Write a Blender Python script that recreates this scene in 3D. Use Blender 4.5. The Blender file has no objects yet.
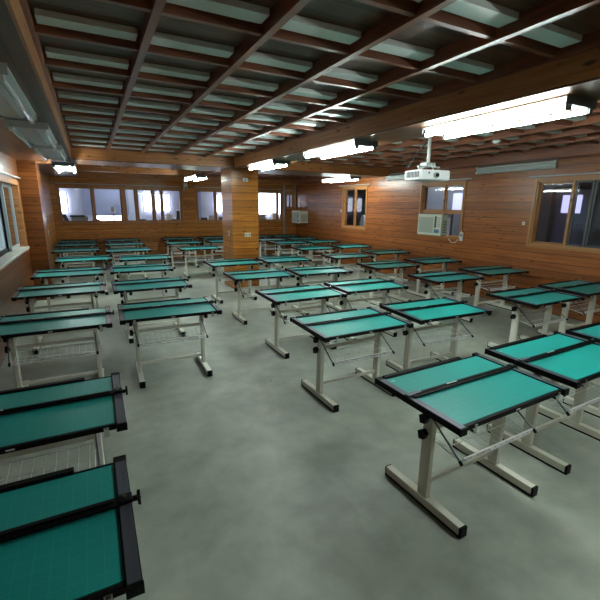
import bpy, bmesh, math, random
from mathutils import Vector, Matrix
random.seed(7)
sc = bpy.context.scene
COL = sc.collection

# ---------------------------------------------------------------- camera, world, exposure
CAM_H = 1.8517
cam = bpy.data.cameras.new('camera'); camo = bpy.data.objects.new('camera', cam); COL.objects.link(camo)
cam.sensor_fit = 'HORIZONTAL'; cam.sensor_width = 36.0
cam.lens = 394.6 / 600 * 36.0; cam.clip_start = 0.02; cam.clip_end = 100
yaw, pit, roll = math.radians(27.533), math.radians(13.452), math.radians(0.587)
fw = Vector((math.sin(yaw)*math.cos(pit), math.cos(yaw)*math.cos(pit), -math.sin(pit)))
rt = Vector((math.cos(yaw), -math.sin(yaw), 0)); up = rt.cross(fw)
r2 = rt*math.cos(roll) + up*math.sin(roll); u2 = up*math.cos(roll) - rt*math.sin(roll)
m = Matrix((( r2.x, u2.x, -fw.x), (r2.y, u2.y, -fw.y), (r2.z, u2.z, -fw.z))).to_4x4()
m.translation = Vector((0, 0, CAM_H)); camo.matrix_world = m
sc.camera = camo
world = bpy.data.worlds.new('world'); sc.world = world; world.use_nodes = True
bg = world.node_tree.nodes['Background']; bg.inputs[0].default_value = (0.42, 0.56, 0.58, 1); bg.inputs[1].default_value = 0.4
sc.view_settings.view_transform = 'Standard'; sc.view_settings.look = 'None'
sc.view_settings.gamma = 1.0; sc.view_settings.use_curve_mapping = False
sc.view_settings.exposure = 1.68
sc.cycles.use_denoising = True
TUBE = 26.0      # emission of a lit fluorescent tube

# ---------------------------------------------------------------- materials
def mat(name, col, rough=.5, metal=0., spec=.5, emis=None, estr=0.):
    m = bpy.data.materials.new(name); m.use_nodes = True
    b = m.node_tree.nodes['Principled BSDF']
    b.inputs['Base Color'].default_value = (*col, 1); b.inputs['Roughness'].default_value = rough
    b.inputs['Metallic'].default_value = metal; b.inputs['Specular IOR Level'].default_value = spec
    if emis: b.inputs['Emission Color'].default_value = (*emis, 1); b.inputs['Emission Strength'].default_value = estr
    return m
def nodes(m): return m.node_tree.nodes, m.node_tree.links, m.node_tree.nodes['Principled BSDF']
def math_n(N, L, op, a, b=None, c=None):
    n = N.new('ShaderNodeMath'); n.operation = op
    for i, v in enumerate((a, b, c)):
        if v is None: continue
        if hasattr(v, 'links'): L.new(v, n.inputs[i])
        else: n.inputs[i].default_value = v
    return n.outputs[0]
def wood(name, light, dark, across='z', along='xy', plank=.15, rough=.3, knots=True, var=.5):
    m = mat(name, light, rough); N, L, B = nodes(m)
    g = N.new('ShaderNodeNewGeometry'); s = N.new('ShaderNodeSeparateXYZ'); L.new(g.outputs['Position'], s.inputs[0])
    ax = dict(x=s.outputs[0], y=s.outputs[1], z=s.outputs[2])
    A = ax[across]
    U = math_n(N, L, 'ADD', ax[along[0]], ax[along[1]]) if len(along) == 2 else ax[along]
    q = math_n(N, L, 'DIVIDE', A, plank); fl = math_n(N, L, 'FLOOR', q); fr = math_n(N, L, 'FRACT', q)
    wn = N.new('ShaderNodeTexWhiteNoise'); wn.noise_dimensions = '1D'; L.new(fl, wn.inputs['W'])
    U2 = math_n(N, L, 'MULTIPLY_ADD', wn.outputs['Value'], 9.0, U)
    c = N.new('ShaderNodeCombineXYZ'); L.new(math_n(N, L, 'MULTIPLY', U2, 1.6), c.inputs[0]); L.new(math_n(N, L, 'MULTIPLY', A, 34.), c.inputs[1]); L.new(math_n(N, L, 'MULTIPLY', wn.outputs['Value'], 17.), c.inputs[2])
    n = N.new('ShaderNodeTexNoise'); n.inputs['Scale'].default_value = 1.0; n.inputs['Detail'].default_value = 5; n.inputs['Distortion'].default_value = .6; L.new(c.outputs[0], n.inputs['Vector'])
    r = N.new('ShaderNodeValToRGB'); r.color_ramp.elements[0].position = .32; r.color_ramp.elements[0].color = (*dark, 1)
    r.color_ramp.elements[1].position = .68; r.color_ramp.elements[1].color = (*light, 1); L.new(n.outputs['Fac'], r.inputs[0])
    v = math_n(N, L, 'MULTIPLY_ADD', wn.outputs['Value'], var, 1 - var*.55)
    if plank < 5: # groove between boards
        gr = math_n(N, L, 'GREATER_THAN', fr, .075); gv = math_n(N, L, 'MULTIPLY_ADD', gr, .75, .25); v = math_n(N, L, 'MULTIPLY', v, gv)
    if knots:
        c2 = N.new('ShaderNodeCombineXYZ'); L.new(math_n(N, L, 'MULTIPLY', U2, 3.6), c2.inputs[0]); L.new(math_n(N, L, 'MULTIPLY', A, 11.), c2.inputs[1]); L.new(math_n(N, L, 'MULTIPLY', wn.outputs['Value'], 5.), c2.inputs[2])
        vo = N.new('ShaderNodeTexVoronoi'); vo.inputs['Scale'].default_value = 1.; L.new(c2.outputs[0], vo.inputs['Vector'])
        kr = N.new('ShaderNodeMapRange'); kr.inputs[1].default_value = .08; kr.inputs[2].default_value = .20; kr.inputs[3].default_value = .18; kr.inputs[4].default_value = 1.; L.new(vo.outputs['Distance'], kr.inputs[0])
        v = math_n(N, L, 'MULTIPLY', v, kr.outputs[0])
    mx = N.new('ShaderNodeVectorMath'); mx.operation = 'SCALE'; L.new(r.outputs[0], mx.inputs[0]); L.new(v, mx.inputs['Scale']); L.new(mx.outputs[0], B.inputs['Base Color'])
    bp = N.new('ShaderNodeBump'); bp.inputs['Strength'].default_value = .25; bp.inputs['Distance'].default_value = .004; L.new(v, bp.inputs['Height']); L.new(bp.outputs[0], B.inputs['Normal'])
    return m
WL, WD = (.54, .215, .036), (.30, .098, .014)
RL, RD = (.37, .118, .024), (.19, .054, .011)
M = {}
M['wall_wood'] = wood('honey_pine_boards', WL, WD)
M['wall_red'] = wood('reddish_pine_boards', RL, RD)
M['wall_shaded'] = wood('shaded_pine_boards', tuple(v*.5 for v in RL), tuple(v*.45 for v in RD))  # reddish boards darkened: the left wall's shade is put into the colour
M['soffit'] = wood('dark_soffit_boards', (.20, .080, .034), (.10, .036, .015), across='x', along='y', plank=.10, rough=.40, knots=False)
M['beam'] = wood('beam_pine', (.46, .20, .070), (.30, .115, .035), across='z', along='xy', plank=50, rough=.35)
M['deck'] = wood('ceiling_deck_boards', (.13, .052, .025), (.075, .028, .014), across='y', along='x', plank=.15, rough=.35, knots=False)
M['lattice'] = wood('lattice_pine', (.27, .095, .045), (.16, .052, .025), across='z', along='xy', plank=50, rough=.35, knots=False)
M['frame'] = wood('window_frame_pine', (.46, .21, .065), (.30, .13, .038), across='x', along='z', plank=50, rough=.35)
M['sash'] = wood('window_sash_pine', (.38, .17, .055), (.25, .10, .03), across='x', along='z', plank=50, rough=.35, knots=False)
M['white_panel'] = mat('pale_ceiling_panel', (.78, .84, .82), .5)
M['white_paint'] = mat('white_enamel', (.75, .77, .74), .35)
M['grey_paint'] = mat('grey_fixture_enamel', (.42, .45, .44), .35)
M['dark_grey'] = mat('dark_grey_plastic', (.07, .075, .08), .45)
M['tube_off'] = mat('unlit_glass_tube', (.62, .68, .68), .2)
M['tube_on'] = mat('lit_glass_tube', (.9, .95, .95), .3, emis=(.88, 1.0, .95), estr=TUBE)
M['leg'] = mat('cream_enamel_steel', (.76, .76, .66), .38)
M['black'] = mat('black_plastic', (.003, .0035, .004), .5, spec=.15)
M['rail'] = mat('dark_anodised_rail', (.12, .13, .165), .33, metal=.4)
M['chrome'] = mat('chrome', (.6, .62, .63), .18, metal=1.)
M['wire'] = mat('white_coated_wire', (.88, .90, .90), .35)
M['mark'] = mat('white_print', (.75, .78, .78), .5)
M['steel'] = mat('galvanised_pipe', (.33, .35, .37), .4, metal=.6)
M['ac'] = mat('ivory_ac_plastic', (.62, .66, .55), .45)
M['ac_grille'] = mat('ac_grille_plastic', (.24, .29, .25), .5)
M['ac_blue'] = mat('ac_blue_sticker', (.08, .22, .36), .5)
M['proj'] = mat('projector_white', (.80, .82, .84), .35)
M['lilac'] = mat('lilac_plaster', (.50, .50, .60), .8)
M['lilac_dark'] = mat('blue_grey_plaster', (.27, .28, .42), .8)
M['grey_wall'] = mat('grey_plaster', (.26, .26, .31), .8)
M['daylit'] = mat('daylit_pane', (.8, .85, .95), .5, emis=(.86, .90, 1.0), estr=3.2)
M['daylit_dim'] = mat('dim_daylit_pane', (.5, .5, .7), .5, emis=(.50, .48, .72), estr=.75)
M['sill'] = mat('pale_stone_sill', (.42, .41, .36), .5)
M['alu'] = mat('aluminium_sash', (.42, .47, .48), .35, metal=.3)
M['red'] = mat('dull_red_cloth', (.25, .03, .03), .7)
M['ink'] = mat('green_sign_print', (.05, .3, .15), .5)

def glass(name, tint, gloss):
    m = bpy.data.materials.new(name); m.use_nodes = True; N = m.node_tree.nodes; L = m.node_tree.links
    for n in list(N): N.remove(n)
    o = N.new('ShaderNodeOutputMaterial'); mx = N.new('ShaderNodeMixShader'); t = N.new('ShaderNodeBsdfTransparent'); g = N.new('ShaderNodeBsdfGlossy')
    t.inputs[0].default_value = (*tint, 1); g.inputs['Roughness'].default_value = .03
    f = N.new('ShaderNodeFresnel'); f.inputs[0].default_value = 1.5
    k = N.new('ShaderNodeMath'); k.operation = 'MULTIPLY'; k.inputs[1].default_value = gloss; L.new(f.outputs[0], k.inputs[0])
    ge = N.new('ShaderNodeNewGeometry'); iv = N.new('ShaderNodeMath'); iv.operation = 'SUBTRACT'; iv.inputs[0].default_value = 1; L.new(ge.outputs['Backfacing'], iv.inputs[1])
    kk = N.new('ShaderNodeMath'); kk.operation = 'MULTIPLY'; L.new(k.outputs[0], kk.inputs[0]); L.new(iv.outputs[0], kk.inputs[1])   # no false total reflection at the back face
    L.new(kk.outputs[0], mx.inputs[0]); L.new(t.outputs[0], mx.inputs[1]); L.new(g.outputs[0], mx.inputs[2]); L.new(mx.outputs[0], o.inputs[0])
    return m
M['glass'] = glass('window_glass', (.9, .92, .95), 1.0)
M['tinted'] = glass('tinted_window_glass', (.72, .75, .80), 1.0)

def floor_mat():
    m = mat('polished_concrete', (.3, .33, .3), .42); N, L, B = nodes(m)
    g = N.new('ShaderNodeNewGeometry')
    n = N.new('ShaderNodeTexNoise'); n.inputs['Scale'].default_value = .9; n.inputs['Detail'].default_value = 8; n.inputs['Roughness'].default_value = .62; L.new(g.outputs['Position'], n.inputs['Vector'])
    r = N.new('ShaderNodeValToRGB'); e = r.color_ramp.elements
    e[0].position = .33; e[0].color = (.265, .30, .25, 1); e[1].position = .68; e[1].color = (.47, .51, .44, 1); L.new(n.outputs['Fac'], r.inputs[0])
    n2 = N.new('ShaderNodeTexNoise'); n2.inputs['Scale'].default_value = 5.; n2.inputs['Detail'].default_value = 6; L.new(g.outputs['Position'], n2.inputs['Vector'])
    r2_ = N.new('ShaderNodeMapRange'); r2_.inputs[1].default_value = .35; r2_.inputs[2].default_value = .65; r2_.inputs[3].default_value = .86; r2_.inputs[4].default_value = 1.08; L.new(n2.outputs['Fac'], r2_.inputs[0])
    # dark specks of old glue
    v = N.new('ShaderNodeTexVoronoi'); v.inputs['Scale'].default_value = 1.7; L.new(g.outputs['Position'], v.inputs['Vector'])
    s = N.new('ShaderNodeMapRange'); s.inputs[1].default_value = .018; s.inputs[2].default_value = .035; s.inputs[3].default_value = .45; s.inputs[4].default_value = 1.; L.new(v.outputs['Distance'], s.inputs[0])
    k = math_n(N, L, 'MULTIPLY', r2_.outputs[0], s.outputs[0])
    mx = N.new('ShaderNodeVectorMath'); mx.operation = 'SCALE'; L.new(r.outputs[0], mx.inputs[0]); L.new(k, mx.inputs['Scale']); L.new(mx.outputs[0], B.inputs['Base Color'])
    rr = N.new('ShaderNodeMapRange'); rr.inputs[3].default_value = .32; rr.inputs[4].default_value = .55; L.new(n2.outputs['Fac'], rr.inputs[0]); L.new(rr.outputs[0], B.inputs['Roughness'])
    return m
M['floor'] = floor_mat()
def mat_mat():
    m = mat('green_cutting_mat', (.02, .30, .27), .40, spec=.4); N, L, B = nodes(m)
    tc = N.new('ShaderNodeTexCoord'); s = N.new('ShaderNodeSeparateXYZ'); L.new(tc.outputs['Object'], s.inputs[0])
    def line(o, step, w):
        a = math_n(N, L, 'FRACT', math_n(N, L, 'DIVIDE', math_n(N, L, 'ADD', o, 10.), step))
        return math_n(N, L, 'LESS_THAN', a, w)
    l = math_n(N, L, 'MAXIMUM', line(s.outputs[0], .05, .035), line(s.outputs[1], .05, .035))
    f = math_n(N, L, 'MULTIPLY', l, .45)
    mx = N.new('ShaderNodeMixRGB'); mx.inputs[1].default_value = (.012, .315, .285, 1); mx.inputs[2].default_value = (.07, .47, .43, 1); L.new(f, mx.inputs[0]); L.new(mx.outputs[0], B.inputs['Base Color'])
    return m
M['mat'] = mat_mat()

# ---------------------------------------------------------------- mesh helpers
class MB:
    def __init__(s): s.bm = bmesh.new()
    def box(s, x0, x1, y0, y1, z0, z1, bev=0, rot=None, piv=None):
        r = bmesh.ops.create_cube(s.bm, size=1); vs = r['verts']
        for v in vs:
            v.co = Vector(((x0+x1)/2 + v.co.x*(x1-x0), (y0+y1)/2 + v.co.y*(y1-y0), (z0+z1)/2 + v.co.z*(z1-z0)))
        if rot: bmesh.ops.rotate(s.bm, verts=vs, cent=piv or Vector(((x0+x1)/2, (y0+y1)/2, (z0+z1)/2)), matrix=rot)
        if bev:
            es = list({e for v in vs for e in v.link_edges})
            bmesh.ops.bevel(s.bm, geom=es, offset=bev, segments=2, affect='EDGES', profile=.5)
        return s
    def tube(s, a, b, r, n=8, r2=None):
        a, b = Vector(a), Vector(b); d = b - a; q = d.to_track_quat('Z', 'Y').to_matrix().to_4x4(); q.translation = (a+b)/2
        bmesh.ops.create_cone(s.bm, cap_ends=True, segments=n, radius1=r, radius2=r if r2 is None else r2, depth=d.length, matrix=q)
        return s
    def path(s, pts, r, n=6):
        for a, b in zip(pts, pts[1:]): s.tube(a, b, r, n)
        return s
    def ball(s, c, r, n=8):
        bmesh.ops.create_uvsphere(s.bm, u_segments=n, v_segments=max(4, n//2+1), radius=r, matrix=Matrix.Translation(c)); return s
    def prism(s, pts, axis, lo, hi):  # pts 2D polygon in the other two axes
        def P(p, w):
            return {'x': (w, p[0], p[1]), 'y': (p[0], w, p[1]), 'z': (p[0], p[1], w)}[axis]
        A = [s.bm.verts.new(P(p, lo)) for p in pts]; Bv = [s.bm.verts.new(P(p, hi)) for p in pts]
        s.bm.faces.new(A); s.bm.faces.new(Bv[::-1]); n = len(pts)
        for i in range(n): s.bm.faces.new((A[i], Bv[i], Bv[(i+1) % n], A[(i+1) % n]))
        bmesh.ops.recalc_face_normals(s.bm, faces=s.bm.faces); return s
    def build(s, name, material, parent=None, loc=None, smooth=False):
        me = bpy.data.meshes.new(name); s.bm.to_mesh(me); s.bm.free(); me.materials.append(material)
        if smooth:
            for p in me.polygons: p.use_smooth = True
        o = bpy.data.objects.new(name, me); COL.objects.link(o)
        if parent: o.parent = parent
        if loc: o.location = loc
        return o
def empty(name, loc=(0, 0, 0), rz=0):
    o = bpy.data.objects.new(name, None); COL.objects.link(o); o.location = loc; o.rotation_euler = (0, 0, rz); o.empty_display_size = .1; return o
def tag(o, label, cat, group=None):
    o['label'] = label; o['category'] = cat
    if group: o['group'] = group
    return o
def struct(o): o['kind'] = 'structure'; return o

# ---------------------------------------------------------------- room shell
YB, XR, XL, YN, CE = 14.25, 7.2, -1.1, -3.0, 2.86
def wall_mb(ax, u0, u1, w0, w1, z0, z1, holes):
    b = MB(); us = sorted({u0, u1, *[h[0] for h in holes], *[h[1] for h in holes]}); zs = sorted({z0, z1, *[h[2] for h in holes], *[h[3] for h in holes]})
    for a, c in zip(us, us[1:]):
        for d, e in zip(zs, zs[1:]):
            mu, mz = (a+c)/2, (d+e)/2
            if any(h[0] < mu < h[1] and h[2] < mz < h[3] for h in holes): continue
            if ax == 'x': b.box(a, c, w0, w1, d, e)
            else: b.box(w0, w1, a, c, d, e)
    return b
struct(MB().box(-1.6, 10.2, YN-.2, 18.6, -.12, 0).build('floor', M['floor']))
BH = [(-.83, 2.82, 1.26, 2.36), (3.32, 5.2, 1.26, 2.36), (5.6, 6.62, 1.26, 2.36), (6.76, 7.12, 1.74, 2.32)]
struct(wall_mb('x', XL-.1, XR+.3, YB, YB+.15, 0, 3.0, BH).build('wall_back', M['wall_wood']))
RH = [(2.3, 4.6, 1.19, 2.33), (6.2, 7.45, 1.2, 2.37), (9.68, 10.89, 1.2, 2.4)]
struct(wall_mb('y', YN, YB, XR, XR+.15, 0, 3.0, RH).build('wall_right', M['wall_red']))
struct(wall_mb('y', YN, 9.1, XL-.3, XL, 0, 3.0, [(4.9, 8.66, 1.07, 2.19)]).build('wall_left', M['wall_shaded']))
struct(MB().box(-1.4, -1.0, 9.1, YB, 0, 3.0).build('wall_left_far', M['wall_wood']))
struct(MB().box(XL-.3, XR+.15, YN-.15, YN, 0, 3.0).build('wall_near', M['wall_red']))
struct(MB().box(XL, -.81, 9.0, 9.6, 0, 2.6).build('trim_1', M['wall_shaded']))
# ceiling: board deck with pale panels, a lattice of wooden bars below it
ceil = struct(MB().box(XL-.1, XR+.1, YN, YB, CE, CE+.1).build('ceiling', M['deck']))
lat = MB(); pan = MB()
def cells(x0, x1, y0, y1):
    nx = max(1, round((x1-x0)/.6)); ny = max(1, round((y1-y0)/.6)); dx, dy = (x1-x0)/nx, (y1-y0)/ny
    for i in range(nx+1): lat.box(x0+i*dx-.022, x0+i*dx+.022, y0, y1, CE-.085, CE-.0)
    for j in range(ny+1):
        lat.box(x0, x1, y0+j*dy-.018, y0+j*dy+.018, CE-.07, CE-.001)
    for i in range(nx):
        for j in range(ny): pan.box(x0+i*dx+.04, x0+(i+1)*dx-.04, y0+(j+1)*dy-.17, y0+(j+1)*dy-.05, CE-.035, CE-.002)
cells(-.2, 2.75, YN, 8.3); cells(3.35, 6.85, YN, 8.3); cells(-.2, 6.85, 9.3, 13.95)
lat.build('lattice', M['lattice'], ceil); pan.build('pale_panel', M['white_panel'], ceil)
n = 2
def trim(x0, x1, y0, y1, z0, z1, mt):
    global n
    o = struct(MB().box(x0, x1, y0, y1, z0, z1).build('trim_%d' % n, M[mt])); n += 1; return o
def beam(x0, x1, y0, y1):   # boxed beam: planked soffit board under pine faces
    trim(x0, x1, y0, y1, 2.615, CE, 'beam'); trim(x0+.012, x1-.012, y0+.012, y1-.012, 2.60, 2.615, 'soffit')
beam(XL, -.2, YN, 9.0); beam(-1.0, -.2, 9.0+.6, YB-.3); trim(-.81, -.2, 9.0, 9.6, 2.60, CE, 'beam')
beam(-.2, 6.85, 8.3, 9.3)
beam(2.75, 3.35, YN, 8.3)
trim(6.85, XR, YN, YB-.3, 2.66, CE, 'lattice')
trim(-1.0, XR, YB-.3, YB, 2.62, CE, 'beam')
trim(-.2, 2.75, 11.9, 12.1, 2.66, CE, 'beam')
# panel mouldings on the back wall under the windows
for (a, b_) in ((-.85, .08), (.25, 1.75), (1.95, 2.8), (3.4, 5.1), (5.3, 6.9)):
    q = MB()
    for r in ((a, b_, .95, .975), (a, b_, .15, .175), (a, a+.025, .175, .95), (b_-.025, b_, .175, .95)): q.box(r[0], r[1], YB-.012, YB, r[2], r[3])
    struct(q.build('trim_%d' % n, M['sash'])); n += 1
# middle pillar
struct(MB().box(2.72, 3.32, 8.42, 9.18, 0, 2.60).build('trim_pillar', M['wall_wood']))

# ---------------------------------------------------------------- windows
wn_ = [0]
def window(ax, u0, u1, z0, z1, wf, wb, stiles, casing=.045, proud=.02, glassm='glass', sash='sash', frame='frame', rail=None, dark=()):
    """wf = room face of wall, wb = other face. stiles = list of (u0,u1) uprights."""
    wn_[0] += 1; root = struct(empty('window_%d' % wn_[0], ((u0+u1)/2, wf, z0) if ax == 'x' else (wf, (u0+u1)/2, z0)))
    def bx(b, a, c, w0, w1, d, e, bev=0):
        w0, w1 = min(w0, w1), max(w0, w1)
        if ax == 'x': b.box(a, c, w0, w1, d, e, bev)
        else: b.box(w0, w1, a, c, d, e, bev)
    off = root.location
    def fin(b, name, mt):
        o = b.build(name, M[mt]); o.parent = root; o.matrix_parent_inverse = Matrix.Translation(-off); return o
    s = -1 if wb > wf else 1    # direction out of the wall into the room
    c = MB(); pr = wf + s*proud
    bx(c, u0-casing, u0, wf-s*.0, pr, z0-casing, z1+casing); bx(c, u1, u1+casing, wf, pr, z0-casing, z1+casing)
    bx(c, u0, u1, wf, pr, z1, z1+casing); bx(c, u0, u1, wf, pr, z0-casing, z0)
    # jamb lining
    t = .03
    bx(c, u0, u0+t, wf, wb, z0, z1); bx(c, u1-t, u1, wf, wb, z0, z1); bx(c, u0+t, u1-t, wf, wb, z1-t, z1); bx(c, u0+t, u1-t, wf, wb, z0, z0+t)
    fin(c, 'window_frame', frame)
    mid = wf - s*.05
    edges = [(u0, u0+t+.02)] + list(stiles) + [(u1-t-.02, u1)]
    zb = rail if rail else z0+t
    for i in range(len(edges)-1):
        a, c_ = edges[i][1], edges[i+1][0]
        if c_ - a < .03: continue
        w = mid - s*(.02 if i % 2 else 0)
        sb = MB(); k = .035
        bx(sb, a-k*.6, a+k*.4, w-.015, w+.015, zb, z1-t); bx(sb, c_-k*.4, c_+k*.6, w-.015, w+.015, zb, z1-t)
        bx(sb, a+k*.4, c_-k*.4, w-.015, w+.015, z1-t-k, z1-t); bx(sb, a+k*.4, c_-k*.4, w-.015, w+.015, zb, zb+k)
        so = sb.build('sash', M['dark_grey' if i in dark else sash]); so.parent = root; so.matrix_parent_inverse = Matrix.Translation(-off)
        gb = MB(); bx(gb, a+k*.4, c_-k*.4, w-.003, w+.003, zb+k, z1-t-k)
        go = gb.build('glass_pane', M[glassm]); go.parent = so
    for a, c_ in stiles:
        st = MB(); bx(st, a+.022, c_-.022, wf-s*.01, wf-s*.09, z0+t, z1-t)
        if c_-a > .05: fin(st, 'mullion', frame)
    return root, bx, fin
window('x', -.83, 2.82, 1.26, 2.36, YB, YB+.15, [(.06, .15), (.90, 1.05), (1.32, 1.42), (1.85, 1.95), (2.13, 2.21)])
window('x', 3.32, 5.2, 1.26, 2.36, YB, YB+.15, [(3.95, 4.04), (4.5, 4.58)])
window('x', 5.6, 6.62, 1.26, 2.36, YB, YB+.15, [(6.38, 6.47)])
window('x', 6.76, 7.12, 1.74, 2.32, YB, YB+.15, [(6.93, 6.97)], casing=.03)
window('y', 2.3, 4.6, 1.19, 2.33, XR, XR+.15, [(2.98, 3.05), (3.66, 3.70), (3.94, 4.02)], glassm='tinted', dark=(1, 2))
r_, bx, fin = window('y', 6.2, 7.45, 1.2, 2.37, XR, XR+.15, [(6.72, 6.80)], glassm='tinted', rail=1.76)
b = MB(); bx(b, 6.23, 7.42, XR+.02, XR+.07, 1.70, 1.76); fin(b, 'transom', 'sash')
b = MB(); bx(b, 6.23, 6.50, XR+.045, XR+.051, 1.23, 1.70); fin(b, 'dark_lower_pane', 'tinted')
b = MB(); bx(b, 6.50, 6.53, XR+.03, XR+.07, 1.23, 1.70); bx(b, 6.53, 7.42, XR+.05, XR+.06, 1.62, 1.70); fin(b, 'infill_strip', 'dark_grey')
window('y', 9.68, 10.89, 1.2, 2.4, XR, XR+.15, [(10.24, 10.32)], glassm='tinted')
# left window: deep recess with pine jambs, pale sill, metal sashes
wn_[0] += 1; lw = struct(empty('window_%d' % wn_[0], (XL, 6.8, 1.07)))
def lwp(b, name, mt):
    o = b.build(name, M[mt], lw); o.matrix_parent_inverse = Matrix.Translation((-XL, -6.8, -1.07)); return o
b = MB(); b.box(XL-.2, XL+.02, 8.62, 8.70, 1.07, 2.23).box(XL-.2, XL+.02, 4.86, 4.94, 1.07, 2.23).box(XL-.2, XL+.02, 4.94, 8.62, 2.15, 2.23); lwp(b, 'window_frame', 'beam')
b = MB(); b.box(XL-.3, XL+.05, 4.86, 8.70, 1.04, 1.085, bev=.004); lwp(b, 'window_sill', 'sill')
for i, (a, c_, x) in enumerate(((4.94, 6.3, -1.20), (6.2, 7.9, -1.24), (7.8, 8.62, -1.20))):
    b = MB(); b.box(x-.02, x+.02, a, a+.06, 1.085, 2.15).box(x-.02, x+.02, c_-.06, c_, 1.085, 2.15).box(x-.02, x+.02, a+.06, c_-.06, 1.085, 1.14).box(x-.02, x+.02, a+.06, c_-.06, 2.10, 2.15)
    so = lwp(b, 'sash', 'alu' if i == 2 else 'black')
    g = MB().box(x-.003, x+.003, a+.06, c_-.06, 1.14, 2.10).build('glass_pane', M['glass']); g.parent = so
# pale curtain rails above the windows
def rod(ax, a, c_, w, z, label):
    b = MB()
    if ax == 'x': b.box(a, c_, w-.03, w-.005, z-.012, z+.012, bev=.003)
    else: b.box(w-.03, w-.005, a, c_, z-.012, z+.012, bev=.003)
    for u in (a+.12, (a+c_)/2, c_-.12):
        if ax == 'x': b.box(u-.01, u+.01, w-.03, w, z-.02, z+.018)
        else: b.box(w-.03, w, u-.01, u+.01, z-.02, z+.018)
    tag(b.build('curtain_rail', M['grey_paint']), label, 'curtain rail', 'curtain rails over the windows')
rod('x', -.85, 2.78, YB-.02, 2.435, 'pale curtain rail above the wide back wall window left of the pillar')
rod('x', 3.25, 5.2, YB-.02, 2.435, 'pale curtain rail above the narrower back window half hidden by the pillar')
rod('x', 5.55, 6.60, YB-.02, 2.435, 'pale curtain rail above the back window right of the pillar')
rod('y', 9.45, 11.1, XR-.02, 2.47, 'pale curtain rail above the farthest window of the right wall')
rod('y', 6.0, 7.6, XR-.02, 2.44, 'pale curtain rail above the window holding the air conditioner')
rod('y', 2.2, 4.75, XR-.02, 2.40, 'pale curtain rail above the nearest window of the right wall')
o = MB().box(XL+.005, XL+.03, 4.8, 9.0, 2.27, 2.295, bev=.003).box(XL, XL+.02, 5.2, 5.22, 2.26, 2.30).box(XL, XL+.02, 8.5, 8.52, 2.26, 2.30).build('curtain_rail', M['grey_paint'])
tag(o, 'pale curtain rail above the metal framed window of the left wall', 'curtain rail', 'curtain rails over the windows')

# ---------------------------------------------------------------- rooms seen through the windows
struct(MB().box(-2.2, 9.8, 17.3, 17.4, 0, 3.0).build('wall_back_room_far', M['lilac']))
struct(MB().box(-2.3, -2.2, YB+.15, 17.4, 0, 3.0).build('wall_back_room_left', M['lilac']))
struct(MB().box(9.6, 9.7, -.6, 17.3, 0, 3.0).build('wall_right_room_far', M['grey_wall']))
struct(MB().box(XR+.15, 9.6, -.7, -.6, 0, 3.0).build('wall_right_room_near', M['grey_wall']))
struct(MB().box(XR+.15, 9.6, YB, YB+.1, 0, 3.0).build('wall_between_rooms', M['grey_wall']))
struct(MB().box(-2.3, 9.8, YB+.15, 17.4, 2.95, 3.05).build('ceiling_back_room', M['lilac']))
struct(MB().box(XR+.15, 9.7, -.7, YB, 2.95, 3.05).build('ceiling_right_room', M['grey_wall']))
struct(MB().box(-.2, 1.35, 17.22, 17.3, 1.42, 2.95).box(3.4, 4.2, 17.22, 17.3, 0, 2.6).build('trim_room_panel', M['lilac_dark']))
def daywin(x0, x1, z0, z1, bars, mt='daylit'):
    wn_[0] += 1; r = struct(empty('window_%d' % wn_[0], ((x0+x1)/2, 17.3, z0))); P = Matrix.Translation((-(x0+x1)/2, -17.3, -z0))
    p = MB().box(x0, x1, 17.20, 17.215, z0, z1).build('bright_pane', M[mt], r); p.matrix_parent_inverse = P
    f = MB().box(x0-.04, x1+.04, 17.17, 17.215, z1, z1+.04).box(x0-.04, x1+.04, 17.17, 17.215, z0-.04, z0).box(x0-.04, x0, 17.17, 17.215, z0, z1).box(x1, x1+.04, 17.17, 17.215, z0, z1)
    for u in bars: f.box(u-.015, u+.015, 17.18, 17.2, z0, z1)
    f = f.build('window_frame', M['lilac'], r); f.matrix_parent_inverse = P
daywin(-1.5, -.74, 1.5, 2.25, ()); daywin(.2, 1.05, 1.2, 1.40, ()); daywin(1.92, 2.9, 1.58, 2.24, (2.35,)); daywin(4.85, 5.9, 1.55, 2.22, ()); daywin(6.75, 8.1, 1.45, 2.38, (7.75,))
# door and bright panes in the room to the right
dr = struct(empty('door_1', (9.6, 5.3, 0))); P = Matrix.Translation((-9.6, -5.3, 0))
for nm, bb, mt in (('door_leaf', MB().box(9.55, 9.59, 4.88, 5.62, 0, 2.25), 'lilac_dark'), ('door_frame', MB().box(9.53, 9.6, 5.62, 5.70, 0, 2.33).box(9.53, 9.6, 4.80, 4.88, 0, 2.33).box(9.53, 9.6, 4.88, 5.62, 2.25, 2.33), 'dark_grey'),
                   ('door_pane', MB().box(9.54, 9.55, 5.05, 5.46, 1.75, 2.14), 'daylit_dim'), ('door_handle', MB().tube((9.50, 4.95, 1.5), (9.55, 4.95, 1.5), .012).tube((9.50, 4.95, 1.5), (9.50, 5.06, 1.5), .01), 'chrome')):
    q = bb.build(nm, M[mt], dr); q.matrix_parent_inverse = P
wn_[0] += 1; r = struct(empty('window_%d' % wn_[0], (9.6, 8.4, 1.7)))
q = MB().box(9.57, 9.6, 8.15, 8.62, 1.70, 2.25).build('dim_pane', M['daylit_dim'], r); q.matrix_parent_inverse = Matrix.Translation((-9.6, -8.4, -1.7))
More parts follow.
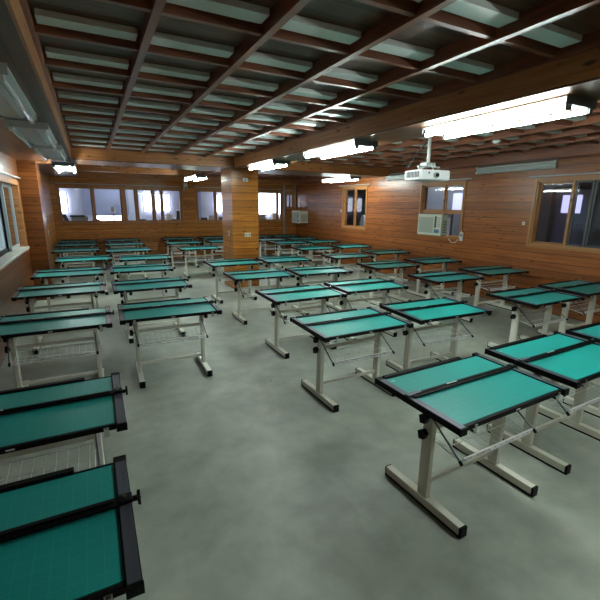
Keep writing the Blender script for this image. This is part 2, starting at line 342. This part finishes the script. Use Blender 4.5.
# storage cabinets behind the back windows with things on their tops
def cabinet(x0, x1, label):
    t = empty('storage_cabinet', ((x0+x1)/2, 14.75, 0)); w = (x1-x0)/2
    MB().box(-w, w, -.22, .22, 0, 1.285).build('cabinet_body', M['grey_paint'], t)
    for s in (-1, 1):
        d = MB().box(min(0, s*w)+.01, max(0, s*w)-.01, -.24, -.22, .05, 1.24, bev=.003).build('door', M['grey_paint'], t)
        MB().box(s*.05-.008, s*.05+.008, -.26, -.24, .65, .78).build('door_handle', M['chrome'], d)
    tag(t, label, 'cabinet', 'cabinets in the back room')
cabinet(-.85, .1, 'low grey cabinet behind the leftmost back window pane, dark case on top')
cabinet(.15, 1.3, 'low grey cabinet behind the second back window pane, desk lamp on top')
cabinet(1.35, 2.25, 'low grey cabinet behind the thin posts of the wide back window')
cabinet(2.3, 3.2, 'low grey cabinet behind the right end of the wide back window')
cabinet(3.4, 4.5, 'low grey cabinet behind the back window beside the pillar')
cabinet(5.6, 6.7, 'low grey cabinet behind the back window right of the pillar')
Z = 1.285
t = empty('dark_case', (-.32, 14.75, Z)); MB().box(-.24, .24, -.12, .12, 0, .14, bev=.01).build('case_body', M['grey_paint'], t); MB().box(-.27, .15, -.13, .13, .14, .20, bev=.01).build('case_lid', M['dark_grey'], t)
tag(t, 'grey case with overhanging dark lid behind the leftmost back window pane', 'case')
t = MB(); t.prism([(-.76, Z), (-.61, Z), (-.70, Z+.22), (-.80, Z+.22)], 'y', 14.65, 14.85)
tag(t.build('dark_bag', M['dark_grey']), 'leaning black bag at the far left corner of the back windows', 'bag')
t = empty('desk_lamp', (.68, 14.75, Z))
MB().tube((0, 0, 0), (0, 0, .02), .08, 16).build('lamp_base', M['grey_paint'], t); MB().tube((0, 0, .02), (0, 0, .30), .022, 10).build('lamp_stem', M['grey_paint'], t)
MB().tube((-.02, 0, .30), (-.02, 0, .46), .075, 16, .06).build('lamp_shade', M['white_paint'], t)
tag(t, 'pale upright desk lamp behind the second back window pane', 'lamp')
for i, (x, w, h, mt, lab) in enumerate(((1.0, .1, .08, 'white_paint', 'small white box behind the post between the back window pairs'), (2.45, .09, .22, 'white_paint', 'pale upright box near the right end of the wide back window'), (2.75, .05, .34, 'dark_grey', 'tall black file holder at the right end of the wide back window'), (4.0, .16, .16, 'white_paint', 'white plastic carton behind the back window beside the pillar'), (3.65, .12, .1, 'dark_grey', 'low black box left of the white carton in the back window'), (5.95, .14, .20, 'grey_paint', 'grey carton behind the back window right of the pillar'), (5.72, .06, .12, 'dark_grey', 'small black box at the left edge of the back window right of the pillar'), (.20, .05, .07, 'dark_grey', 'tiny dark box just right of the first post of the back windows'), (1.55, .12, .06, 'dark_grey', 'flat dark box under the bright window seen through the back windows'), (2.1, .07, .07, 'grey_paint', 'flat grey box between the thin posts of the back windows'), (4.35, .1, .12, 'dark_grey', 'dark box right of the white carton, partly behind the pillar'), (6.45, .07, .28, 'white_paint', 'tall pale canister beside the mullion of the back window right of the pillar'))):
    o = MB().box(-w, w, -.1, .1, 0, h, bev=.012).box(-w-.006, w+.006, -.106, .106, h-.03, h, bev=.004).build('storage_box', M[mt], loc=(x, 14.75, Z)); tag(o, lab, 'box')
t = MB(); t.prism([(2.5, Z+.08), (2.53, Z+.04), (2.72, Z+.0), (2.72, Z+.05)], 'y', 14.5, 14.6)
tag(t.build('folded_paper', M['dark_grey']), 'dark folded sheet lying before the black file holder in the back window', 'paper')
for y, z_, h, lab in ((10.05, 1.2, .45, 'white cloth bundle behind the farthest right wall window, right pane'), (10.6, 1.2, .38, 'white cloth bundle behind the farthest right wall window, left pane')):
    b = MB(); b.prism([(y-.16, 0), (y+.18, 0), (y+.12, 1.2+h*.3), (y+.03, 1.2+h), (y-.03, 1.2+h), (y-.1, 1.2+h*.4)], 'x', 7.75, 7.95)
    tag(b.build('draped_stand', M['white_paint']), lab, 'cloth')

# ---------------------------------------------------------------- fluorescent fixtures
def fixture(x, y0, y1, z, lit, label, wall=False, drop=0):
    """double-tube batten under a soffit whose underside is z (or on the right wall)"""
    t = empty('fluorescent_fixture', (x, (y0+y1)/2, z)); h = (y1-y0)/2
    if wall:
        MB().prism([(0, -.07), (0, .07), (-.03, .05), (-.05, .02), (-.05, -.02), (-.03, -.05)], 'y', -h, h).build('housing', M['grey_paint'], t)
        pos = ((-.055, .045), (-.055, -.045))
    else:
        MB().prism([(-.165, -.012), (-.165, 0), (.165, 0), (.165, -.012), (.06, -.055), (-.06, -.055)], 'y', -h, h).build('housing', M['white_paint' if lit else 'grey_paint'], t)
        pos = ((-.13, -.070), (.13, -.070))
    for px, pz in pos:
        for s in (-1, 1): MB().box(px-.018, px+.018, s*(h-.01)-.012, s*(h-.01)+.012, pz-.022, pz+.052 if not wall else pz+.022).build('lamp_holder', M['dark_grey' if lit else 'white_paint'], t)
        MB().tube((px, -h+.02, pz), (px, h-.02, pz), .0165, 10).build('tube', M['tube_on' if lit else 'tube_off'], t, smooth=True)
    for s in (-1, 1):
        if not wall: MB().box(-.17, .17, s*h-.006, s*h+.006, -.06, 0).build('end_plate', M['dark_grey' if lit else 'grey_paint'], t)
        if drop: MB().tube((0, s*h*.7, 0), (0, s*h*.7, drop), .006, 8).build('hanger_rod', M['grey_paint'], t)
    tag(t, label, 'ceiling light', 'double tube fluorescent lights'); return t
fixture(2.98, 6.45, 7.65, 2.60, True, 'lit double tube light on the long beam just in front of the pillar')
fixture(2.95, 4.02, 5.28, 2.60, True, 'lit double tube light on the long beam left of the projector, second from the pillar')
fixture(3.1, 1.75, 3.1, 2.60, True, 'big lit double tube light on the beam above and nearest the projector')
fixture(3.05, -.6, .8, 2.60, True, 'lit double tube light at the camera end of the long beam')
fixture(6.2, 8.85, 10.3, 2.60, True, 'lit double tube light close to the farthest window of the right wall', drop=.262)
fixture(2.55, 10.2, 11.6, 2.57, True, 'lit double tube light behind the cross beam left of the pillar', drop=.292)
fixture(-.33, 8.0, 9.4, 2.52, True, 'lit double tube light at the far end of the left soffit', drop=.09)
fixture(-.42, 6.4, 7.8, 2.60, False, 'farthest unlit double tube light in the left soffit, beside the lit one')
fixture(-.45, 4.75, 6.1, 2.60, False, 'middle one of the three unlit double tube lights in the left soffit')
fixture(-.5, 2.9, 4.3, 2.60, False, 'unlit grey double tube light in the left soffit nearest the camera')
fixture(XR, 4.3, 5.9, 2.585, False, 'unlit grey wall light between the nearest window and the air conditioner window', wall=True)
fixture(XR, 7.55, 8.75, 2.585, False, 'unlit grey wall light between the air conditioner window and the farthest window', wall=True)

fixture(8.4, .2, 1.6, 2.95, True, 'added tube light brightening the side room seen through the right windows', wall=False)  # side room lamps are added so that the room reads as lit
fixture(8.4, 8.2, 9.6, 2.95, True, 'added tube light farther back, brightening the side room beyond the right wall', wall=False)
fixture(1.0, 15.6, 16.8, 2.95, True, 'added tube light brightening the room behind the left back windows')  # back room lamps likewise added, to brighten what the back windows show
fixture(6.0, 15.6, 16.8, 2.95, True, 'added tube light brightening the room behind the right back windows')
# ---------------------------------------------------------------- projector
t = empty('ceiling_projector', (3.73, 3.8, 2.165), math.radians(-5)); t.scale = (1.12, 1.12, 1.05)
MB().box(-.20, .20, -.14, .14, 0, .115, bev=.018).build('projector_body', M['proj'], t)
b = MB()
for k in range(9): b.box(-.204, -.199, -.11+k*.024, -.098+k*.024, .03, .095)
b.build('side_vent', M['dark_grey'], t)
l = MB().tube((.0, -.135, .055), (.0, -.165, .055), .032, 16).build('lens_ring', M['grey_paint'], t); MB().tube((.0, -.16, .055), (.0, -.168, .055), .022, 16).build('lens', M['black'], l)
MB().box(-.10, -.08, -.142, -.139, .07, .085).build('sensor', M['black'], t)
b = MB().box(-.13, .15, -.02, .02, .15, .165).box(-.02, .02, -.10, .10, .15, .165).box(-.06, .06, -.05, .05, .165, .20)
for sx, sy in ((-.12, 0), (.14, 0), (0, -.09), (0, .09)): b.tube((sx, sy, .11), (sx, sy, .155), .008)
b.build('mount_plate', M['grey_paint'], t)
MB().tube((0, 0, .20), (0, 0, .595), .018, 12).build('pole', M['white_paint'], t)
MB().tube((0, 0, .585), (0, 0, .60), .05, 16).build('ceiling_flange', M['white_paint'], t)
MB().path([(-.22, .06, .14), (-.12, .05, .30), (-.03, .02, .42), (.01, .0, .52)], .007).build('cable', M['dark_grey'], t)
tag(t, 'white ceiling projector hanging on a pole in front of the right wall', 'projector')
t = MB().tube((0, 0, -.03), (0, 0, 0), .055, 20, .06).tube((0, 0, -.045), (0, 0, -.03), .035, 16).build('smoke_detector', M['white_paint'], loc=(5.25, 4.05, CE-.075)); tag(t, 'round white smoke detector on the ceiling right of the projector', 'smoke detector')

# ---------------------------------------------------------------- air conditioners
def aircon(loc, w, h, d, label):
    """built facing -x, width along y"""
    t = empty('window_air_conditioner', loc)
    MB().box(-d, .0, -w/2, w/2, 0, h, bev=.012).build('cabinet', M['ac'], t)
    f = MB().box(-d-.02, -d, -w/2-.008, w/2+.008, -.008, h+.008, bev=.006).build('front_panel', M['ac'], t)
    b = MB()
    for k in range(int((h-.09)/.018)): b.box(-d-.026, -d-.019, -w/2+w*.33, w/2-.035, .045+k*.018, .055+k*.018)
    b.build('louvre_grille', M['ac_grille'], t)
    b = MB().box(-d-.024, -d-.019, -w/2+w*.19, -w/2+w*.27, h*.36, h*.92)
    b.build('control_strip', M['dark_grey'], t)
    b = MB()
    for k in range(5): b.box(-d-.024, -d-.019, -w/2+.025, -w/2+w*.15, h*(.42+.1*k), h*(.42+.1*k)+.02)
    b.build('button', M['ac_grille'], t)
    MB().box(-d-.024, -d-.019, -w/2+w*.06, -w/2+w*.27, h*.1, h*.28).build('blue_sticker', M['ac_blue'], t)
    b = MB()
    for k in range(8): b.box(-d+.05, -.03, -w/2-.004, -w/2+.004, .06+k*.035, .075+k*.035)
    b.build('side_slot', M['dark_grey'], t)
    tag(t, label, 'air conditioner', 'window air conditioners'); return t
aircon((XR+.05, 6.98, 1.22), .72, .46, .19, 'ivory window air conditioner under the right wall window, nearer the projector')
aircon((XR, 13.55, 1.22), .62, .44, .34, 'ivory air conditioner in the far right corner beyond the pillar')
t = empty('wired_remote_switch', (XR, 6.14, 1.13))
MB().box(-.03, 0, -.04, .04, 0, .19, bev=.006).build('switch_body', M['white_paint'], t); MB().box(-.034, -.028, -.02, .02, .10, .15).build('switch_window', M['dark_grey'], t)
MB().path([(-.012, .40, .10), (-.012, .34, .0), (-.012, .26, -.06), (-.012, .16, -.05), (-.012, .08, .04), (-.012, .05, .16), (-.012, .02, .24), (-.012, 0, .18)], .007).build('cable', M['white_paint'], t)
tag(t, 'white wired switch with looping cable beside the air conditioner', 'switch')

# ---------------------------------------------------------------- small wall things
def plate(name, loc, w, h, face, label, cat, knobs=1, mt='white_paint'):
    t = empty(name, loc)
    def bb(a, c_, d, e, o0, o1, bev=0):
        return MB().box(a, c_, -o1, -o0, d, e, bev) if face == 'y' else (MB().box(-o1, -o0, a, c_, d, e, bev) if face == 'x' else MB().box(o0, o1, a, c_, d, e, bev))
    bb(-w/2, w/2, -h/2, h/2, 0, .012, .003).build('cover_plate', M[mt], t)
    for k in range(knobs):
        u = (k-(knobs-1)/2)*w/max(knobs, 1)
        bb(u-w*.14, u+w*.14, -h*.25, h*.25, .012, .018).build('rocker', M['ac_grille'], t)
    tag(t, label, cat)
plate('power_socket', (3.06, 8.42, 1.21), .14, .085, 'y', 'white double power socket low on the front of the pillar', 'socket', 2)
plate('wall_plate', (3.03, 8.42, 2.38), .12, .07, 'y', 'white plate near the top of the pillar front', 'wall plate', 1)
plate('light_switch', (2.72, 8.70, 1.23), .075, .12, 'x', 'white light switch on the left side of the pillar', 'switch', 1)
plate('light_switch', (-1.0, 11.9, 1.12), .08, .12, 'xp', 'white light switch on the left wall past the window recess', 'switch', 1)
plate('wall_button', (XR, 4.76, 1.57), .05, .06, 'x', 'small white button on the boards left of the nearest right window', 'wall plate', 1)
plate('wall_button', (XR, 11.0, 1.70), .05, .06, 'x', 'small white button on the boards left of the farthest right window', 'wall plate', 1)
t = empty('emergency_light', (2.96, YB, 2.34)); MB().box(-.07, .07, -.06, 0, 0, .23, bev=.008).build('housing', M['grey_paint'], t)
MB().box(-.045, .045, -.064, -.058, .10, .20).build('sign_panel', M['white_paint'], t); MB().box(-.03, .03, -.067, -.063, .03, .08).build('sign_mark', M['ink'], t)
tag(t, 'small boxed emergency light between the two back windows left of the pillar', 'emergency light')
for k, x in enumerate((6.66, 6.70)):
    o = MB().tube((x, YB-.03, 0), (x, YB-.03, 2.62), .018, 10)
    for z in (.6, 1.5, 2.4): o.box(x-.025, x+.025, YB-.05, YB, z-.012, z+.012)
    tag(o.build('wall_pipe', M['steel']), ('left' if k == 0 else 'right') + ' grey pipe of the pair running up the back wall near the far corner', 'pipe', 'pipes in the far corner')
o = MB().box(6.72, 7.16, YB-.035, YB-.01, 2.40, 2.42).box(7.14, 7.17, YB-.035, YB-.01, 1.75, 2.62)
tag(o.build('cable_trunking', M['grey_paint']), 'thin grey cable trunking around the small window in the far corner', 'trunking')

# ---------------------------------------------------------------- drafting table
TILT = math.radians(1.0)
HT = .749
def top_xf(b):   # tilt the top about its centre line
    bmesh.ops.rotate(b.bm, verts=b.bm.verts, cent=Vector((0, 0, HT-.02)), matrix=Matrix.Rotation(TILT, 3, 'X')); return b
def make_table():
    R = empty('drafting_table')
    def P(b, name, mt, par=R, smooth=False): return b.build(name, M[mt], par, smooth=smooth)
    P(top_xf(MB().box(-.455, .455, -.305, .305, HT-.030, HT-.008, bev=.002)), 'board', 'black')
    mt_ = P(top_xf(MB().box(-.452, .452, -.300, .300, HT-.008, HT-.003)), 'cutting_mat', 'mat')
    P(top_xf(MB().box(-.43, -.40, .262, .266, HT-.003, HT-.0024).box(-.418, -.412, .255, .262, HT-.003, HT-.0024)), 'printed_mark', 'mark', mt_)
    for s in (-1, 1):
        b = MB().box(s*.478-.024, s*.478+.024, -.337, .337, HT-.036, HT+.004, bev=.003)
        r = P(top_xf(b), 'side_rail', 'black')
        P(top_xf(MB().box(s*.478-.020, s*.478-.006, -.329, .296, HT+.003, HT+.0058).box(s*.478+.006, s*.478+.020, -.329, .296, HT+.003, HT+.0058).box(s*.478-.006, s*.478+.006, -.329, .296, HT+.003, HT+.0046)), 'rail_insert', 'rail', r)
        b = MB().box(s*.478-.026, s*.478+.026, -.341, -.331, HT-.038, HT+.005, bev=.002); P(top_xf(b), 'end_cap', 'black', r)
        b = MB().box(s*.478-.026, s*.478+.026, .331, .341, HT-.038, HT+.005, bev=.002)

        P(top_xf(b), 'end_cap', 'black', r)
    P(top_xf(MB().box(-.452, .452, -.325, -.305, HT-.030, HT-.001, bev=.003)), 'front_ledge', 'black')
    P(top_xf(MB().box(-.452, .452, .305, .312, HT-.028, HT-.001).box(-.44, .30, .312, .345, HT-.026, HT+.006, bev=.003)), 'back_ledge', 'black')
    ru = P(top_xf(MB().box(-.47, .47, .014, .062, HT+.004, HT+.014, bev=.002).box(-.44, .44, .034, .052, HT+.014, HT+.020, bev=.002)), 'parallel_ruler', 'black')
    P(top_xf(MB().box(-.507, -.40, .036, .066, HT+.010, HT+.0225, bev=.003)), 'carriage', 'rail', ru)
    P(top_xf(MB().box(.458, .505, .016, .060, HT+.004, HT+.022, bev=.003)), 'carriage', 'black', ru)
    P(top_xf(MB().tube((.478, .038, HT+.018), (.478, .038, HT+.034), .010, 10)), 'clamp_screw', 'chrome', ru)
    b = MB().tube((.505, .038, HT+.004), (.522, .038, HT+.004), .011, 10)
    for k in range(5):
        a = k*2*math.pi/5; b.tube((.528, .038, HT+.004), (.528, .038+.020*math.cos(a), HT+.004+.020*math.sin(a)), .006, 6); b.ball((.528, .038+.022*math.cos(a), HT+.004+.022*math.sin(a)), .007, 6)
    P(top_xf(b), 'clamp_knob', 'black', ru)
    b = MB()
    for k in range(6): b.box(-.170+k*.0155, -.159+k*.0155, .037+(k % 2)*.001, .049, HT+.0195, HT+.0206)
    P(top_xf(b), 'printed_logo', 'mark', ru)
    for x in (-.372, .405):
        b = MB().box(x-.012, x+.012, -.331, -.326, HT-.055, HT-.005).box(x-.012, x+.012, -.331, -.300, HT-.058, HT-.052).box(x-.007, x+.007, -.336, -.331, HT-.03, HT-.012)
        P(top_xf(b), 'front_clip', 'chrome')
    P(top_xf(MB().box(-.018, .018, -.3262, -.3245, HT-.020, HT-.012)), 'ledge_label', 'mark')
    for s in (-1, 1):
        leg = P(MB().box(s*.348-.020, s*.348+.020, -.045, .030, .055, HT-.12, bev=.006).box(s*.348-.016, s*.348+.016, -.038, .023, HT-.14, HT-.032), 'leg', 'leg')
        f = P(MB().box(s*.348-.026, s*.348+.026, -.308, .317, .014, .066, bev=.004), 'foot', 'leg', leg)
        P(MB().box(s*.348-.028, s*.348+.028, -.322, -.305, .0, .068, bev=.004).box(s*.348-.0265, s*.348+.0265, .316, .322, .0, .066).box(s*.348-.026, s*.348+.026, -.305, .316, .0, .014), 'foot_cap', 'black', leg)
        # hinge plate and the two locking knobs on the outer side
        P(MB().box(s*.355-.004, s*.355+.004, -.09, .09, HT-.075, HT-.033), 'bracket', 'leg')
        for z in ((.615, .51) if s < 0 else (.615,)):
            x0 = s*.368; b = MB().tube((x0, -.005, z), (x0+s*.018, -.005, z), .008, 8)
            b.prism([(-.036, z+.012), (-.008, z+.036), (.026, z+.012), (.014, z-.034), (-.022, z-.026)], 'x', min(x0+s*.016, x0+s*.046), max(x0+s*.016, x0+s*.046))
            P(b, 'locking_knob', 'black')
    P(MB().box(-.33, .33, -.012, .012, .135, .165, bev=.003), 'lower_crossbar', 'leg')
    P(MB().box(-.33, .33, -.004, .016, .505, .540, bev=.003), 'upper_crossbar', 'leg')
    # wire shelf: flat rack whose raised front lip is scalloped
    w = .0024; b = MB(); y0, y1, z0, z1 = -.235, .012, .432, .470
    b.tube((-.328, y1, z1), (.328, y1, z1), w+.001, 6).tube((-.328, y0, z0), (.328, y0, z0), w+.0055, 6).tube((-.328, y0-.012, z0+.030), (.328, y0-.012, z0+.030), w+.0045, 6)
    for s in (-1, 1): b.path([(s*.328, y1, z1), (s*.328, y0, z0), (s*.328, y0-.012, z0+.030)], w+.001)
    b.tube((-.328, (y0+y1)/2, (z0+z1)/2), (.328, (y0+y1)/2, (z0+z1)/2), w, 6)
    for k in range(12):
        x = -.328 + .656*(k+.5)/12; b.tube((x, y1, z1), (x, y0, z0), w*.6, 5).tube((x, y0, z0), (x, y0-.012, z0+.030), w*2.0, 5)
    P(b, 'wire_shelf', 'wire')
    for s in (-1, 1):
        x = s*.338
        st = P(MB().tube((s*.385 if s < 0 else x, .035 if s < 0 else 0, HT-.045 if s < 0 else .62), (s*.352, -.25, .447), .0055, 8), 'strut', 'rail')
        P(MB().tube((s*.352, -.242, .455), (s*.352, -.262, .436), .010, 8), 'strut_tip', 'black', st)
    return R
proto = make_table()
def copy_tree(o, parent=None):
    c = o.copy(); COL.objects.link(c); c.parent = parent
    for ch in o.children: copy_tree(ch, c)
    return c
ORD = ['nearest the camera', 'second from the camera', 'third from the camera', 'fourth from the camera', 'fifth from the camera', 'sixth from the camera', 'seventh from the camera', 'eighth from the camera', 'ninth from the camera']
COLS = [
 ('in the column along the left wall', [(-.47, 1.40, 0), (-.44, 2.39, -.4), (-.42, 4.35, -.9), (-.44, 5.99, .2), (-.40, 7.46, -1.6), (-.21, 9.27, 0), (-.40, 11.15, -.2), (-.42, 12.6, 0), (-.41, 13.74, 0)]),
 ('in the second column from the left wall', [(.66, 4.38, -1.6), (.67, 5.89, 0), (.71, 7.50, -2.2), (.94, 9.02, -2.4), (.74, 10.7, .3), (.78, 12.35, 0), (.80, 13.74, 0)]),
 ('in the column ending at the pillar', [(2.06, 1.57, 1.7), (2.18, 3.09, .3), (2.34, 4.47, .5), (2.37, 6.04, -.8), (2.42, 7.55, .2)]),
 ('behind the pillar, on its left side', [(2.44, 10.5, -.7), (2.38, 12.2, -.2), (2.52, 13.72, 0)]),
 ('in the column passing right of the pillar', [(3.19, 1.62, 1.5), (3.33, 3.11, -2.0), (3.44, 4.55, -2.6), (3.49, 6.0, -3.2), (3.56, 7.6, -.5), (3.66, 12.35, 0), (3.74, 13.72, 0)]),
 ('in the second column from the right wall', [(4.30, 1.62, .8), (5.02, 3.03, .4), (5.08, 4.58, -1.2), (5.08, 6.04, -2.4), (5.16, 7.58, -1.2), (5.26, 9.37, 0), (5.36, 11.1, -.8), (5.24, 12.3, .4), (5.30, 13.68, 0)]),
 ('in the column along the right wall', [(6.24, 3.10, .5), (6.42, 4.70, -2.5), (6.42, 6.18, -1.6), (6.52, 7.85, -1.0), (6.50, 9.40, -1.0), (6.50, 11.05, .5), (6.42, 12.3, .4), (6.40, 13.62, -.2)]),
]
first = True
for where, spots in COLS:
    for i, (x, y, a) in enumerate(spots):
        t = proto if first else copy_tree(proto); first = False
        t.location = (x, y, 0); t.rotation_euler = (0, 0, math.radians(a))
        lab = 'green topped drafting table ' + (ORD[i] + ' ' if 'behind' not in where else ['nearest', 'middle one', 'farthest'][i] + ' ') + where
        tag(t, lab, 'drafting table', 'green topped drafting tables')
